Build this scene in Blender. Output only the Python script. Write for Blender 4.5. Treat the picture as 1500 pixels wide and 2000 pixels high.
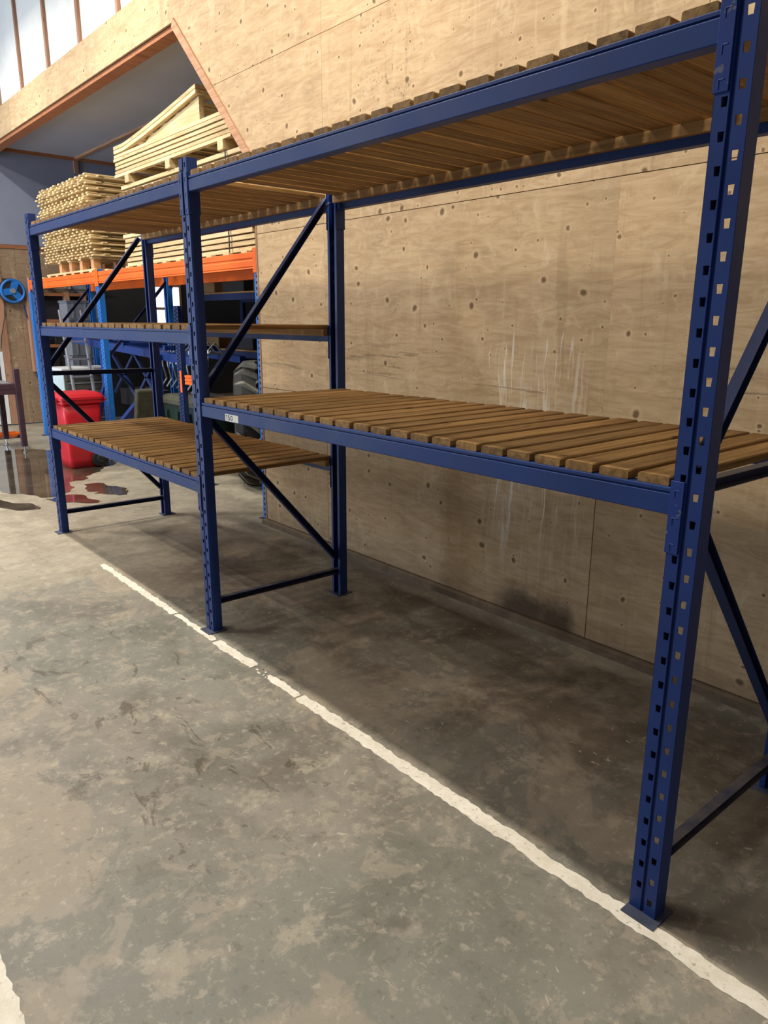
import bpy, math, random
from mathutils import Vector, Matrix
random.seed(7)
for o in list(bpy.data.objects): bpy.data.objects.remove(o)
sc = bpy.context.scene
COL = sc.collection
R = math.radians

# ------------------------------------------------------------------ camera
FPX = 1435.97
cam = bpy.data.cameras.new('camera'); camo = bpy.data.objects.new('camera', cam); COL.objects.link(camo)
cam.sensor_fit = 'VERTICAL'; cam.sensor_height = 36.0; cam.lens = FPX / 2000 * 36.0
cam.clip_start = 0.05; cam.clip_end = 200
_r = Vector((0.64950333, 0.76034788, 0.00406449)); _u = Vector((-0.19413144, 0.16065763, 0.96773039)); _f = Vector((-0.73515876, 0.62933316, -0.2519551))
m = Matrix((( _r.x, _u.x, -_f.x, 6.42), (_r.y, _u.y, -_f.y, -1.84), (_r.z, _u.z, -_f.z, 1.773), (0, 0, 0, 1)))
camo.matrix_world = m
sc.camera = camo

# ------------------------------------------------------------------ world, lamps, exposure
w = bpy.data.worlds.new('world'); sc.world = w; w.use_nodes = True
w.node_tree.nodes['Background'].inputs[0].default_value = (0.80, 0.88, 1.0, 1)
w.node_tree.nodes['Background'].inputs[1].default_value = 0.11
def area(name, loc, rot, sx, sy, power, col, spread=180):
    l = bpy.data.lights.new(name, 'AREA'); l.shape = 'RECTANGLE'; l.size = sx; l.size_y = sy
    l.energy = power; l.color = col; l.spread = R(spread)
    o = bpy.data.objects.new(name, l); COL.objects.link(o); o.location = loc; o.rotation_euler = rot
    return o
WARM = (1.0, 0.93, 0.82); COOL = (0.74, 0.85, 1.0)
# rows of strip lamps hanging under the hall roof
for x, pw in ((-4.6, 90), (-1.2, 132), (2.2, 108), (4.9, 98)):
    area('ceiling_lamp', (x, -0.06, 5.5), (0, 0, 0), 1.1, 0.14, pw, WARM)
for x, y, pw in ((-4.0, -4.2, 300), (-0.6, -3.6, 180), (2.8, -3.1, 66)):
    area('ceiling_lamp', (x, y, 6.3), (0, 0, 0), 1.1, 0.14, pw, WARM)
# daylight through the big roller door at the front left of the hall
area('door_daylight', (-5.2, -6.8, 2.2), (R(90), 0, 0), 4.0, 4.2, 520, COOL)
sc.view_settings.view_transform = 'Standard'; sc.view_settings.look = 'None'
sc.view_settings.exposure = 0.0; sc.view_settings.gamma = 1.0; sc.view_settings.use_curve_mapping = False

# ------------------------------------------------------------------ materials
def lin(h):
    h = h.lstrip('#'); c = [int(h[i:i+2], 16) / 255 for i in (0, 2, 4)]
    return tuple((v / 12.92 if v <= .04045 else ((v + .055) / 1.055) ** 2.4) for v in c) + (1,)
class NT:
    def __init__(s, name):
        s.m = bpy.data.materials.new(name); s.m.use_nodes = True; s.t = s.m.node_tree
        s.b = s.t.nodes['Principled BSDF']
    def put(s, sock, v):
        if hasattr(v, 'is_output'): s.t.links.new(v, sock)
        elif isinstance(v, str): sock.default_value = lin(v)
        else: sock.default_value = v
    def n(s, typ, out=0, props=None, **inp):
        nd = s.t.nodes.new('ShaderNode' + typ)
        for k, v in (props or {}).items(): setattr(nd, k, v)
        for k, v in inp.items():
            s.put(nd.inputs[int(k[1:])] if k[0] == 'i' and k[1:].isdigit() else nd.inputs[k], v)
        return nd.outputs[out]
    def math(s, op, a, b=0.0, c=None, clamp=False):
        d = dict(i0=a, i1=b)
        if c is not None: d['i2'] = c
        return s.n('Math', props=dict(operation=op, use_clamp=clamp), **d)
    def mix(s, f, a, b, blend='MIX'):
        nd = s.t.nodes.new('ShaderNodeMix'); nd.data_type = 'RGBA'; nd.blend_type = blend
        s.put(nd.inputs[0], f); s.put(nd.inputs[6], a); s.put(nd.inputs[7], b)
        return nd.outputs[2]
    def step(s, v, lo, hi, a=0.0, b=1.0):
        nd = s.t.nodes.new('ShaderNodeMapRange'); nd.interpolation_type = 'SMOOTHSTEP'
        s.put(nd.inputs[0], v)
        for i, q in ((1, lo), (2, hi), (3, a), (4, b)): nd.inputs[i].default_value = q
        return nd.outputs[0]
    def band(s, v, a, b, c, d):
        return s.math('MULTIPLY', s.step(v, a, b), s.step(v, c, d, 1, 0))
    def mapping(s, v, sc=(1, 1, 1), loc=(0, 0, 0)):
        return s.n('Mapping', Vector=v, Scale=sc, Location=loc)
    def noise(s, v, scale, detail=4, rough=.55, dist=0.0):
        return s.n('TexNoise', 0, Vector=v, Scale=scale, Detail=detail, Roughness=rough, Distortion=dist)
    def pos(s): return s.n('NewGeometry', 0)
    def obj(s): return s.n('TexCoord', 3)
    def rnd(s): return s.n('ObjectInfo', 5)
    def xyz(s, v):
        nd = s.t.nodes.new('ShaderNodeSeparateXYZ'); s.t.links.new(v, nd.inputs[0]); return nd.outputs
    def comb(s, x, y, z): return s.n('CombineXYZ', i0=x, i1=y, i2=z)
    def val(s, col, v, hue=.5, sat=1.0): return s.n('HueSaturation', Hue=hue, Saturation=sat, Value=v, Fac=1.0, Color=col)
    def bump(s, h, strength=.2, dist=.01):
        s.t.links.new(s.n('Bump', Strength=strength, Distance=dist, Height=h), s.b.inputs['Normal'])
    def done(s, col, rough=.6, metal=0.0, spec=.5):
        s.put(s.b.inputs['Base Color'], col); s.put(s.b.inputs['Roughness'], rough)
        s.put(s.b.inputs['Metallic'], metal); s.put(s.b.inputs['Specular IOR Level'], spec)
        return s.m

def paint(name, base, wear='#8f8a80', rough=.42, amount=.66, metal=0.0):
    t = NT(name); p = t.pos(); rd = t.rnd()
    n1 = t.noise(p, 3.0, 3); n2 = t.noise(p, 34, 6, .65)
    c = t.val(base, t.step(n1, .2, .8, .84, 1.14))
    c = t.mix(t.math('MULTIPLY', t.step(n2, amount, amount + .06), .45), c, wear)
    c = t.val(c, t.step(rd, 0, 1, .93, 1.07))
    return t.done(c, t.step(n1, .2, .8, rough - .06, rough + .12), metal, .3)
def plain(name, base, rough=.6, metal=0.0, var=.12, scale=6.0):
    t = NT(name); p = t.pos(); n1 = t.noise(p, scale, 5, .6)
    c = t.val(base, t.step(n1, .25, .75, 1 - var, 1 + var))
    c = t.val(c, t.step(t.rnd(), 0, 1, 1 - var * .6, 1 + var * .6))
    return t.done(c, rough, metal)
def wood(name, lo, hi, dark, axis=1, rough=.7, spread=.22, along=1.3):
    """sawn board; grain runs along the given object axis"""
    t = NT(name); rd = t.rnd()
    off = t.math('MULTIPLY', rd, 37.0)
    s_ = [26.0, 26.0, 26.0]; s_[axis] = along
    v = t.n('VectorMath', props=dict(operation='ADD'), i0=t.obj(), i1=t.comb(off, off, off))
    g = t.noise(t.mapping(v, tuple(s_)), 1.6, 7, .6, .6)
    s2 = [7.0, 7.0, 7.0]; s2[axis] = .9
    blot = t.noise(t.mapping(v, tuple(s2)), 1.3, 3)
    c = t.mix(t.step(g, .3, .72), lo, hi)
    c = t.mix(t.math('MULTIPLY', t.step(g, .62, .74), .45), c, dark)
    c = t.mix(t.step(blot, .58, .8, 0, .4), c, dark)
    s3 = [9.0, 9.0, 9.0]; s3[axis] = 3.2
    kn = t.n('TexVoronoi', 0, Vector=t.mapping(v, tuple(s3)), Scale=1.0)
    c = t.mix(t.step(kn, .05, .12, .75, 0), c, dark)
    c = t.val(c, t.step(rd, 0, 1, 1 - spread, 1 + spread), .5, 1.0)
    t.bump(g, .25, .004)
    return t.done(c, rough, 0, .3)

M = {}
M['blue'] = paint('blue_rack_paint', '#1d3776', amount=.76)
M['blue_beam'] = paint('blue_beam_paint', '#1d3874', rough=.5, amount=.78)
M['blue_conn'] = paint('scuffed_connector_paint', '#203a80', '#9a9080', amount=.60)
def dusty(name, base):
    t = NT(name); p = t.pos(); n1 = t.noise(p, 9, 5, .65)
    nz = t.xyz(t.n('NewGeometry', 1))[2]
    c = t.val(base, t.step(n1, .25, .75, .85, 1.12))
    c = t.mix(t.math('MULTIPLY', t.step(nz, .55, .9), t.step(n1, .3, .6, .25, .75)), c, '#6a6258')
    return t.done(c, .6, 0, .3)
M['brace'] = dusty('dusty_blue_brace_paint', '#1c2c58')
M['bright_blue'] = paint('bright_blue_paint', '#2a74c8', rough=.35, amount=.74)
M['machine_blue'] = paint('machine_blue_paint', '#1f3d86', amount=.66)
M['dark_blue'] = paint('dark_blue_paint', '#20305c', amount=.70)
M['orange'] = paint('orange_paint', '#ea6a1a', '#d9c0a8', rough=.5, amount=.72)
M['plate'] = plain('worn_base_plate_steel', '#4c5266', .5, .3, .25, 12)
M['slat'] = wood('weathered_slat_wood', '#7a592f', '#ad8650', '#43301a', 1, spread=.16)
M['batten'] = wood('batten_wood', '#8a673a', '#b58e58', '#4c3620', 0)
M['pale_y'] = wood('pale_timber_across', '#c4a878', '#e2cfa4', '#957446', 1, spread=.12)
M['pale_x'] = wood('pale_timber_along', '#c4a878', '#e2cfa4', '#957446', 0, spread=.12)
M['pale_z'] = wood('pale_timber_upright', '#c0895a', '#dba678', '#7b4e2c', 2, spread=.12)
M['frame_wood'] = wood('reddish_frame_timber', '#a87c5c', '#c89c7a', '#6e452c', 0, spread=.1)
M['frame_wood_y'] = wood('reddish_frame_timber_across', '#8d5736', '#aa7350', '#5e351c', 1, spread=.1)
M['frame_wood_z'] = wood('reddish_frame_timber_upright', '#98705a', '#b48a70', '#6e452c', 2, spread=.1)
M['black'] = plain('black_rubber', '#1a1a1a', .75, 0, .2)
M['tyre'] = plain('dusty_tyre_rubber', '#6a675c', .85, 0, .3, 9)
M['dark'] = plain('dark_enamel', '#23242a', .5, 0, .25)
M['red'] = plain('red_plastic', '#c9202c', .38, 0, .08)
M['green'] = plain('dark_green_plastic', '#12281f', .5, 0, .25)
M['alu'] = plain('aluminium', '#b9bcc2', .38, .7, .1)
M['grey_plastic'] = plain('grey_crate_plastic', '#7b818c', .5, 0, .1)
M['cabinet'] = plain('grey_cabinet_enamel', '#5a5a55', .45, 0, .1)
M['cabinet_side'] = plain('pale_cabinet_side', '#c8dcdf', .5, 0, .06)
M['brownsteel'] = plain('purple_brown_steel', '#4a3640', .55, .2, .25)
M['chrome'] = plain('chrome', '#c8c8c8', .25, .9, .05)
M['white_paint'] = plain('white_board', '#e8eaea', .6, 0, .05, 2)
M['label'] = plain('white_label', '#e4e4de', .6, 0, .03)
M['ink'] = plain('black_marker_ink', '#3a3a38', .7, 0, .1)
M['stone'] = plain('mossy_slab', '#3f3e31', .9, 0, .35, 11)
M['card'] = plain('brown_cardboard', '#8a6a45', .8, 0, .15)
M['greywall'] = plain('grey_painted_board', '#868ca2', .75, 0, .07, 1.3)
M['ceil'] = plain('grey_ceiling_board', '#b0b0ba', .8, 0, .05, 1.0)
M['wall_shade'] = plain('store_wall_shade_in_colour', '#2c2a2a', .9, 0, .15, 2)  # near-black colour puts the store room's shade into its walls
M['concrete_kerb'] = plain('concrete_kerb', '#75634e', .9, 0, .25, 10)

def make_ply(name, base_lo, base_hi, stains=True):
    t = NT(name); p = t.pos(); X = t.xyz(p); x, z = X[0], X[2]
    if not stains: x = X[1]
    rd = t.rnd()
    v = t.comb(x, t.math('MULTIPLY', rd, 9.0), z)
    g = t.noise(t.mapping(v, (2.2, 1, 11)), 1.5, 8, .66, 2.2)
    wv = t.n('TexWave', 1, props=dict(wave_type='BANDS', bands_direction='Z'), Vector=t.mapping(v, (.42, 1, 1)), Scale=2.3, Distortion=14.0, Detail=4.0)
    big = t.noise(v, 1.1, 5, .6)
    c = t.mix(t.step(g, .28, .72), base_lo, base_hi)
    c = t.mix(t.step(wv, .6, 1.0, 0, .13), c, '#8a6a4a')
    c = t.val(c, t.step(big, .25, .75, .90, 1.08))
    # pale filler smears and vertical runs
    sm = t.noise(t.mapping(v, (1.6, 1, 1)), 5.5, 8, .72, .6)
    c = t.mix(t.step(sm, .54, .70, 0, .45), c, '#dcc8a6')
    run = t.noise(t.mapping(v, (9, 1, .7)), 1.2, 6, .65, .3)
    c = t.mix(t.step(run, .56, .72, 0, .35), c, '#dac49e')
    c = t.mix(t.step(run, .44, .30, 0, .30), c, '#8b7355')
    sm2 = t.noise(t.mapping(v, (1, 1, 1.3), (4, 0, 2)), 2.6, 7, .72, .5)
    c = t.mix(t.step(sm2, .55, .75, 0, .40), c, '#86705a')
    fine = t.noise(t.mapping(v, (1, 1, 1.6)), 26, 6, .75)
    c = t.mix(t.step(fine, .60, .74, 0, .35), c, '#7d6547')
    # knots
    kv = t.n('VectorMath', props=dict(operation='ADD'), i0=t.comb(x, z, 0.0), i1=t.comb(t.math('MULTIPLY', rd, 5.0), 0.0, 0.0))
    kv = t.n('VectorMath', props=dict(operation='ADD'), i0=kv, i1=t.mapping(t.n('TexNoise', 1, Vector=v, Scale=3.0, Detail=2.0), (.09, .09, 0)))
    for (sc_, r0, thr, st) in ((3.9, .062, .30, .85), (6.6, .050, .55, .7), (13, .05, .75, .5)):
        vo = t.t.nodes.new('ShaderNodeTexVoronoi'); vo.voronoi_dimensions = '2D'; vo.inputs['Scale'].default_value = sc_
        t.t.links.new(kv, vo.inputs['Vector'])
        rr = t.xyz(vo.outputs['Color'])
        rad = t.math('MULTIPLY', t.math('ADD', t.math('MULTIPLY', rr[0], .8), .5), r0)
        d = t.math('DIVIDE', vo.outputs['Distance'], rad)
        k = t.math('MULTIPLY', t.step(d, .55, 1.1, 1, 0), t.step(rr[1], thr, thr + .02))
        c = t.mix(t.math('MULTIPLY', k, st), c, '#634a32')
        ring = t.math('MULTIPLY', t.band(d, 1.0, 1.3, 1.5, 2.2), t.step(rr[1], thr, thr + .02))
        c = t.mix(t.math('MULTIPLY', ring, .22), c, '#e0c79c')
    if stains:
        # white dried drips
        xw = t.math('ADD', x, t.math('MULTIPLY', t.noise(v, 2.5, 3), .10))
        top = t.math('SUBTRACT', 2.02, t.math('MULTIPLY', t.noise(t.comb(t.math('MULTIPLY', xw, 14.0), 0.0, 0.0), 1.0, 2), .75))
        reg = t.math('MULTIPLY', t.band(xw, 3.42, 3.60, 4.02, 4.32), t.math('MULTIPLY', t.step(t.math('SUBTRACT', top, z), -.06, .02), t.step(z, .15, .75)))
        dr = t.noise(t.comb(t.math('MULTIPLY', xw, 34.0), 0.0, t.math('MULTIPLY', z, 1.3)), 1.0, 5, .68, .3)
        c = t.mix(t.math('MULTIPLY', t.step(dr, .53, .62), t.math('MULTIPLY', reg, .72)), c, '#ece4d4')
        wsh = t.math('MULTIPLY', t.band(xw, 3.45, 3.75, 3.95, 4.25), t.band(z, .3, .9, 1.3, 1.75))
        c = t.mix(t.math('MULTIPLY', t.step(t.noise(v, 5, 6, .7), .42, .65), t.math('MULTIPLY', wsh, .35)), c, '#d8ccb8')
        # black mould at the foot of the sheet
        mn = t.noise(v, 9, 5, .7)
        reg = t.math('MULTIPLY', t.band(x, 3.45, 3.72, 4.1, 4.24), t.step(z, .0, .42, 1, 0))
        c = t.mix(t.math('MULTIPLY', t.step(t.math('ADD', mn, reg), .72, 1.45), t.math('MULTIPLY', t.step(reg, 0, .45), .85)), c, '#2e271e')
        # long dark scuffs at load height
        sf = t.noise(t.comb(t.math('MULTIPLY', x, 1.2), 0.0, t.math('MULTIPLY', z, 22.0)), 1.0, 5, .6, .8)
        reg = t.band(z, 1.28, 1.42, 1.52, 1.66)
        c = t.mix(t.math('MULTIPLY', t.step(sf, .56, .66), t.math('MULTIPLY', reg, .5)), c, '#4c443a')
        # run of dark specks down the upper sheet
        sp = t.noise(t.mapping(v, (1, 1, 1)), 30, 4, .75)
        reg = t.math('MULTIPLY', t.band(x, 2.15, 2.45, 2.6, 3.0), t.band(z, 1.9, 2.9, 3.6, 3.68))
        c = t.mix(t.math('MULTIPLY', t.step(sp, .57, .66), t.math('MULTIPLY', reg, .7)), c, '#5a4a38')
        dirt = t.step(t.math('ADD', z, t.math('MULTIPLY', mn, .3)), .12, .42, .45, 0)
        c = t.mix(dirt, c, '#6a5540')
    c = t.val(c, t.step(rd, 0, 1, .95, 1.05))
    t.bump(g, .12, .004)
    return t.done(c, .75, 0, .25)
M['ply'] = make_ply('plywood_sheet', '#b49772', '#cab08c')
M['ply_end'] = make_ply('dark_plywood_end_wall', '#8b745c', '#a08870', False)

def make_concrete():
    t = NT('worn_concrete'); p = t.pos(); X = t.xyz(p); x, y = X[0], X[1]
    v = t.comb(x, y, 0.0)
    n0 = t.noise(v, .55, 5, .6); n1 = t.noise(v, 1.9, 8, .68, .3); n2 = t.noise(v, 7.5, 8, .7, .5); n3 = t.noise(v, 42, 6, .7)
    n4 = t.noise(t.mapping(v, (1.3, 1.0, 1), (3, 1, 0)), 3.4, 10, .74, .15)
    c = t.mix(t.step(n1, .36, .64), '#736d61', '#8f887a')
    c = t.mix(t.step(n0, .40, .64, 0, .5), c, '#777a70')
    c = t.mix(t.step(n2, .53, .60, 0, .42), c, '#aa9e8a')
    c = t.mix(t.step(n4, .555, .61, 0, .42), c, '#b4a994')
    c = t.mix(t.step(n4, .43, .36, 0, .42), c, '#5d584c')
    pn = t.noise(t.mapping(v, (1, 1, 1), (7, 3, 0)), 1.0, 6, .62, .6)
    c = t.mix(t.step(pn, .53, .57, 0, .5), c, '#a69783')
    # older tan screed towards the far end, with an uneven edge
    e = t.math('ADD', t.math('ADD', x, t.math('MULTIPLY', y, -.12)), t.math('MULTIPLY', t.math('SUBTRACT', n1, .5), .6))
    tan = t.mix(t.step(n4, .30, .70), '#968d79', '#bab09a')
    tan = t.mix(t.step(n2, .54, .64, 0, .45), tan, '#c4baa4')
    c = t.mix(t.math('MULTIPLY', t.step(e, 1.50, 1.30), .75), c, tan)
    n5 = t.noise(v, 19, 8, .74, .15)
    c = t.mix(t.step(n5, .56, .63, 0, .42), c, '#bab09c')
    c = t.mix(t.step(n5, .43, .36, 0, .40), c, '#5c564a')
    # brown patches under the shelves; their colour also deepens the rack's floor shadow
    reg = t.math('MULTIPLY', t.band(y, -.05, .45, 1.3, 1.5), t.band(x, .6, 1.8, 9, 10))
    c = t.mix(t.math('MULTIPLY', t.step(n1, .40, .62), t.math('MULTIPLY', reg, .75)), c, '#453828')
    # dark boot scuffs along the walkway
    fs = t.noise(t.mapping(v, (1.6, 3.0, 1), (2, 9, 0)), 2.6, 6, .72, .9)
    reg = t.math('MULTIPLY', t.band(y, -1.4, -1.0, -.35, -.12), t.band(x, 1.9, 2.4, 4.3, 4.8))
    c = t.mix(t.math('MULTIPLY', t.step(fs, .57, .64), t.math('MULTIPLY', reg, .65)), c, '#463a2c')
    # paint and plaster spots
    vo = t.t.nodes.new('ShaderNodeTexVoronoi'); vo.voronoi_dimensions = '2D'; vo.inputs['Scale'].default_value = 15
    t.t.links.new(t.n('VectorMath', props=dict(operation='ADD'), i0=v, i1=t.n('TexNoise', 1, Vector=v, Scale=4.0)), vo.inputs['Vector']); rr = t.xyz(vo.outputs['Color'])
    sp = t.math('MULTIPLY', t.step(t.math('ADD', vo.outputs['Distance'], t.math('MULTIPLY', n3, .5)), .26, .40, 1, 0), t.step(rr[0], .72, .8))
    c = t.mix(t.math('MULTIPLY', sp, t.step(n1, .45, .6, 0, .6)), c, '#c9bda6')
    c = t.mix(t.step(n3, .60, .72, 0, .4), c, '#56503f')
    c = t.mix(t.step(n3, .40, .28, 0, .35), c, '#bdb09a')
    # grey blue damp bloom near the open door side
    t.bump(t.math('ADD', n2, t.math('MULTIPLY', n3, .5)), .12, .006)
    rough = t.step(n1, .3, .7, .38, .62)
    return t.done(c, rough, 0, .45)
M['concrete'] = make_concrete()
def make_line():
    t = NT('worn_white_line_paint'); p = t.pos()
    n = t.noise(p, 9, 7, .75); n2 = t.noise(p, 45, 5, .7)
    c = t.mix(t.step(n, .3, .7), '#d8cfbb', '#f0e9da')
    c = t.mix(t.step(n2, .57, .66, 0, .6), c, '#8d8371')
    c = t.mix(t.step(n, .66, .74, 0, .5), c, '#9a8f7c')
    t.bump(n2, .3, .003)
    return t.done(c, .55)
M['line'] = make_line()
def make_water():
    t = NT('shallow_water_on_concrete'); n = t.noise(t.pos(), 2.0, 5, .6)
    c = t.mix(t.step(n, .35, .7), '#3b352d', '#5a5145')
    return t.done(c, .03, 0, .9)
M['water'] = make_water()
def make_white():
    t = NT('white_wall_panel'); p = t.pos(); n = t.noise(p, 1.4, 5, .6); n2 = t.noise(p, 11, 6, .7)
    c = t.mix(t.step(n, .35, .75), '#eef0ee', '#d9dcd8')
    c = t.mix(t.step(n2, .68, .76, 0, .4), c, '#8d8a80')
    return t.done(c, .6)
M['white'] = make_white()
def emit(name, col, s):
    t = NT(name); t.put(t.b.inputs['Emission Color'], col); t.b.inputs['Emission Strength'].default_value = s
    return t.done(col, .5)
M['window'] = emit('daylit_window', '#e6eefc', 1.6)

# ------------------------------------------------------------------ mesh helpers
class MB:
    def __init__(s): s.v = []; s.f = []
    def add(s, vs, fs):
        k = len(s.v); s.v += [tuple(q) for q in vs]; s.f += [tuple(i + k for i in f) for f in fs]; return s
    def box(s, x0, x1, y0, y1, z0, z1):
        return s.add([(x0,y0,z0),(x1,y0,z0),(x1,y1,z0),(x0,y1,z0),(x0,y0,z1),(x1,y0,z1),(x1,y1,z1),(x0,y1,z1)],
                     [(3,2,1,0),(4,5,6,7),(0,1,5,4),(1,2,6,5),(2,3,7,6),(3,0,4,7)])
    def loft(s, rings, closed=True, caps=True):
        n = len(rings[0]); k = len(s.v)
        for r in rings: s.v += [tuple(q) for q in r]
        for i in range(len(rings) - 1):
            for j in range(n if closed else n - 1):
                a = k + i * n + j; b = k + i * n + (j + 1) % n
                s.f.append((a, b, b + n, a + n))
        if caps and closed:
            s.f.append(tuple(k + j for j in range(n - 1, -1, -1))); s.f.append(tuple(k + (len(rings) - 1) * n + j for j in range(n)))
        return s
    def extr(s, prof, axis, a, b):
        """profile (u,v) swept along an axis: 0 -> (y,z), 1 -> (x,z), 2 -> (x,y)"""
        def P(u, v, t): return (t, u, v) if axis == 0 else ((u, t, v) if axis == 1 else (u, v, t))
        return s.loft([[P(u, v, a) for u, v in prof], [P(u, v, b) for u, v in prof]])
    def bar(s, A, B, w_, h_, side=(1, 0, 0)):
        A = Vector(A); B = Vector(B); d = (B - A).normalized(); q = Vector(side); q = (q - d * q.dot(d)).normalized(); p = d.cross(q)
        R_ = lambda C: [C + q * (sx * w_ / 2) + p * (sy * h_ / 2) for sx, sy in ((-1,-1),(1,-1),(1,1),(-1,1))]
        return s.loft([R_(A), R_(B)])
    def channel(s, A, B, w_, h_, t_, side=(1, 0, 0)):
        """U section: web of height h_, flanges of width w_ towards side"""
        A = Vector(A); B = Vector(B); d = (B - A).normalized(); q = Vector(side); q = (q - d * q.dot(d)).normalized(); p = d.cross(q)
        pr = [(0,-h_/2),(w_,-h_/2),(w_,-h_/2+t_),(t_,-h_/2+t_),(t_,h_/2-t_),(w_,h_/2-t_),(w_,h_/2),(0,h_/2)]
        R_ = lambda C: [C + q * (a - w_ / 2) + p * b for a, b in pr]
        return s.loft([R_(A), R_(B)])
    def tube(s, pts, r, n=8, caps=True):
        pts = [Vector(q) for q in pts]; rings = []; up = None
        for i, c in enumerate(pts):
            d = (pts[min(i + 1, len(pts) - 1)] - pts[max(i - 1, 0)]).normalized()
            if up is None: up = Vector((0, 0, 1)) if abs(d.z) < .9 else Vector((1, 0, 0))
            a = (up - d * up.dot(d)).normalized(); up = a; b = d.cross(a)
            rr = r[i] if isinstance(r, (list, tuple)) else r
            rings.append([c + a * (rr * math.cos(2 * math.pi * j / n)) + b * (rr * math.sin(2 * math.pi * j / n)) for j in range(n)])
        return s.loft(rings, True, caps)
    def lathe(s, prof, c, axis, n=24):
        """prof: (radius, offset along axis)"""
        c = Vector(c); ax = Vector(axis).normalized(); a = ax.orthogonal().normalized(); b = ax.cross(a)
        rings = [[c + ax * h + (a * math.cos(2*math.pi*j/n) + b * math.sin(2*math.pi*j/n)) * r_ for j in range(n)] for r_, h in prof]
        return s.loft(rings)
    def build(s, name, mat, parent=None, smooth=False):
        me = bpy.data.meshes.new(name); me.from_pydata(s.v, [], s.f); me.update()
        import bmesh
        bm = bmesh.new(); bm.from_mesh(me); bmesh.ops.recalc_face_normals(bm, faces=bm.faces); bm.to_mesh(me); bm.free()
        if smooth:
            for p in me.polygons: p.use_smooth = True
        return link(name, me, mat, parent)
def link(name, me, mat=None, parent=None):
    if mat is not None and not me.materials: me.materials.append(M[mat] if isinstance(mat, str) else mat)
    o = bpy.data.objects.new(name, me); COL.objects.link(o)
    if parent is not None: o.parent = parent
    return o
def bevel(o, wdt=.003, seg=1):
    b = o.modifiers.new('bevel', 'BEVEL'); b.width = wdt; b.segments = seg; b.limit_method = 'ANGLE'; return o
def empty(name, loc=(0, 0, 0), rz=0):
    o = bpy.data.objects.new(name, None); COL.objects.link(o); o.location = loc; o.rotation_euler = (0, 0, rz); o.empty_display_size = .1; return o
def tag(o, label, cat, group=None):
    o['label'] = label; o['category'] = cat
    if group: o['group'] = group
    return o
def struct(o): o['kind'] = 'structure'; return o
def copy_tree(o, parent=None):
    c = o.copy(); COL.objects.link(c); c.parent = parent
    for ch in list(o.children): copy_tree(ch, c)
    return c
ORD = ['top', 'second', 'third', 'fourth', 'fifth', 'sixth', 'seventh', 'eighth', 'ninth', 'tenth', 'eleventh', 'twelfth', 'thirteenth', 'fourteenth', 'fifteenth', 'sixteenth', 'seventeenth', 'eighteenth']

# ------------------------------------------------------------------ the setting
WY = 1.506      # face of the plywood wall
XE = -7.35      # end wall
fl = MB().box(-7.6, 12, -9, 6.6, -.2, 0).build('floor', 'concrete'); struct(fl)

def poly_prism(poly, y0, y1):
    return MB().extr(poly, 1, y0, y1)
SE = [.905, 1.83, 4.25, 6.69, 9.13]
core = MB()
core.extr([(.92, 0), (9.13, 0), (9.13, 4.7), (XE, 4.7), (XE, 4.325), (-.335, 4.325), (.92, 3.01)], 1, WY + .021, WY + .13)
wall = core.build('wall_back', 'frame_wood'); struct(wall)
g = .0022; rows = [.05, 1.215, 2.45, 3.665, 4.70]
sheets = []
dx = lambda z: -.343 + (4.309 - z) / 1.049
for r_ in range(4):
    z0, z1 = rows[r_] + g, rows[r_ + 1] - g
    for k in range(4):
        gv = g if r_ == 0 else .0005; a, b = SE[k] + (gv if k else 0), SE[k + 1] - gv
        if k == 0 and r_ == 2: pl = [(.905, z0), (b, z0), (b, z1), (dx(z1), z1), (.905, 3.0)]
        elif k == 0 and r_ == 3: pl = [(dx(z0), z0), (b, z0), (b, z1), (-.61, z1), (-.61, 4.309), (-.343, 4.309)]
        else: pl = [(a, z0), (b, z0), (b, z1), (a, z1)]
        sheets.append(pl)
for a, b in ((-3.05, -.61), (-5.49, -3.05), (XE, -5.49)):
    sheets.append([(a + g, 4.309), (b - g, 4.309), (b - g, 4.70 - g), (a + g, 4.70 - g)])
for i, pl in enumerate(sheets):
    dy = random.uniform(0, .002)
    poly_prism(pl, WY + dy, WY + .0205).build('plywood_sheet', 'ply', wall)
# reddish timber edging round the opening
tr = MB().box(XE, -.34, WY + .03, WY + .17, 4.262, 4.3085).build('trim_1', 'frame_wood_y'); struct(tr)
d = Vector((.905 + .343, 0, 3.0 - 4.309)).normalized(); nrm = Vector((d.z, 0, -d.x))   # into the opening
if nrm.x > 0: nrm = -nrm
A = Vector((-.343, 0, 4.309)) - nrm * 0; B = Vector((.905, 0, 3.0))
q = [A - nrm * .012 - d * .02, B - nrm * .012 + d * .0, B + nrm * .062, A + nrm * .062 - d * .0]
tr = MB().extr([(p.x, p.z) for p in q], 1, WY - .012, WY + .15).build('trim_2', 'frame_wood'); struct(tr)
tr = MB().box(.882, .9045, WY - .004, WY + .15, .05, 2.995).build('trim_3', 'frame_wood_z'); struct(tr)
# kerb the plywood stands on
kb = MB().extr([(WY - .035, 0), (WY + .13, 0), (WY + .13, .048), (WY - .02, .048), (WY - .035, .04)], 0, .87, 9.1).build('baseboard_back', 'concrete_kerb'); struct(kb)

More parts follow.
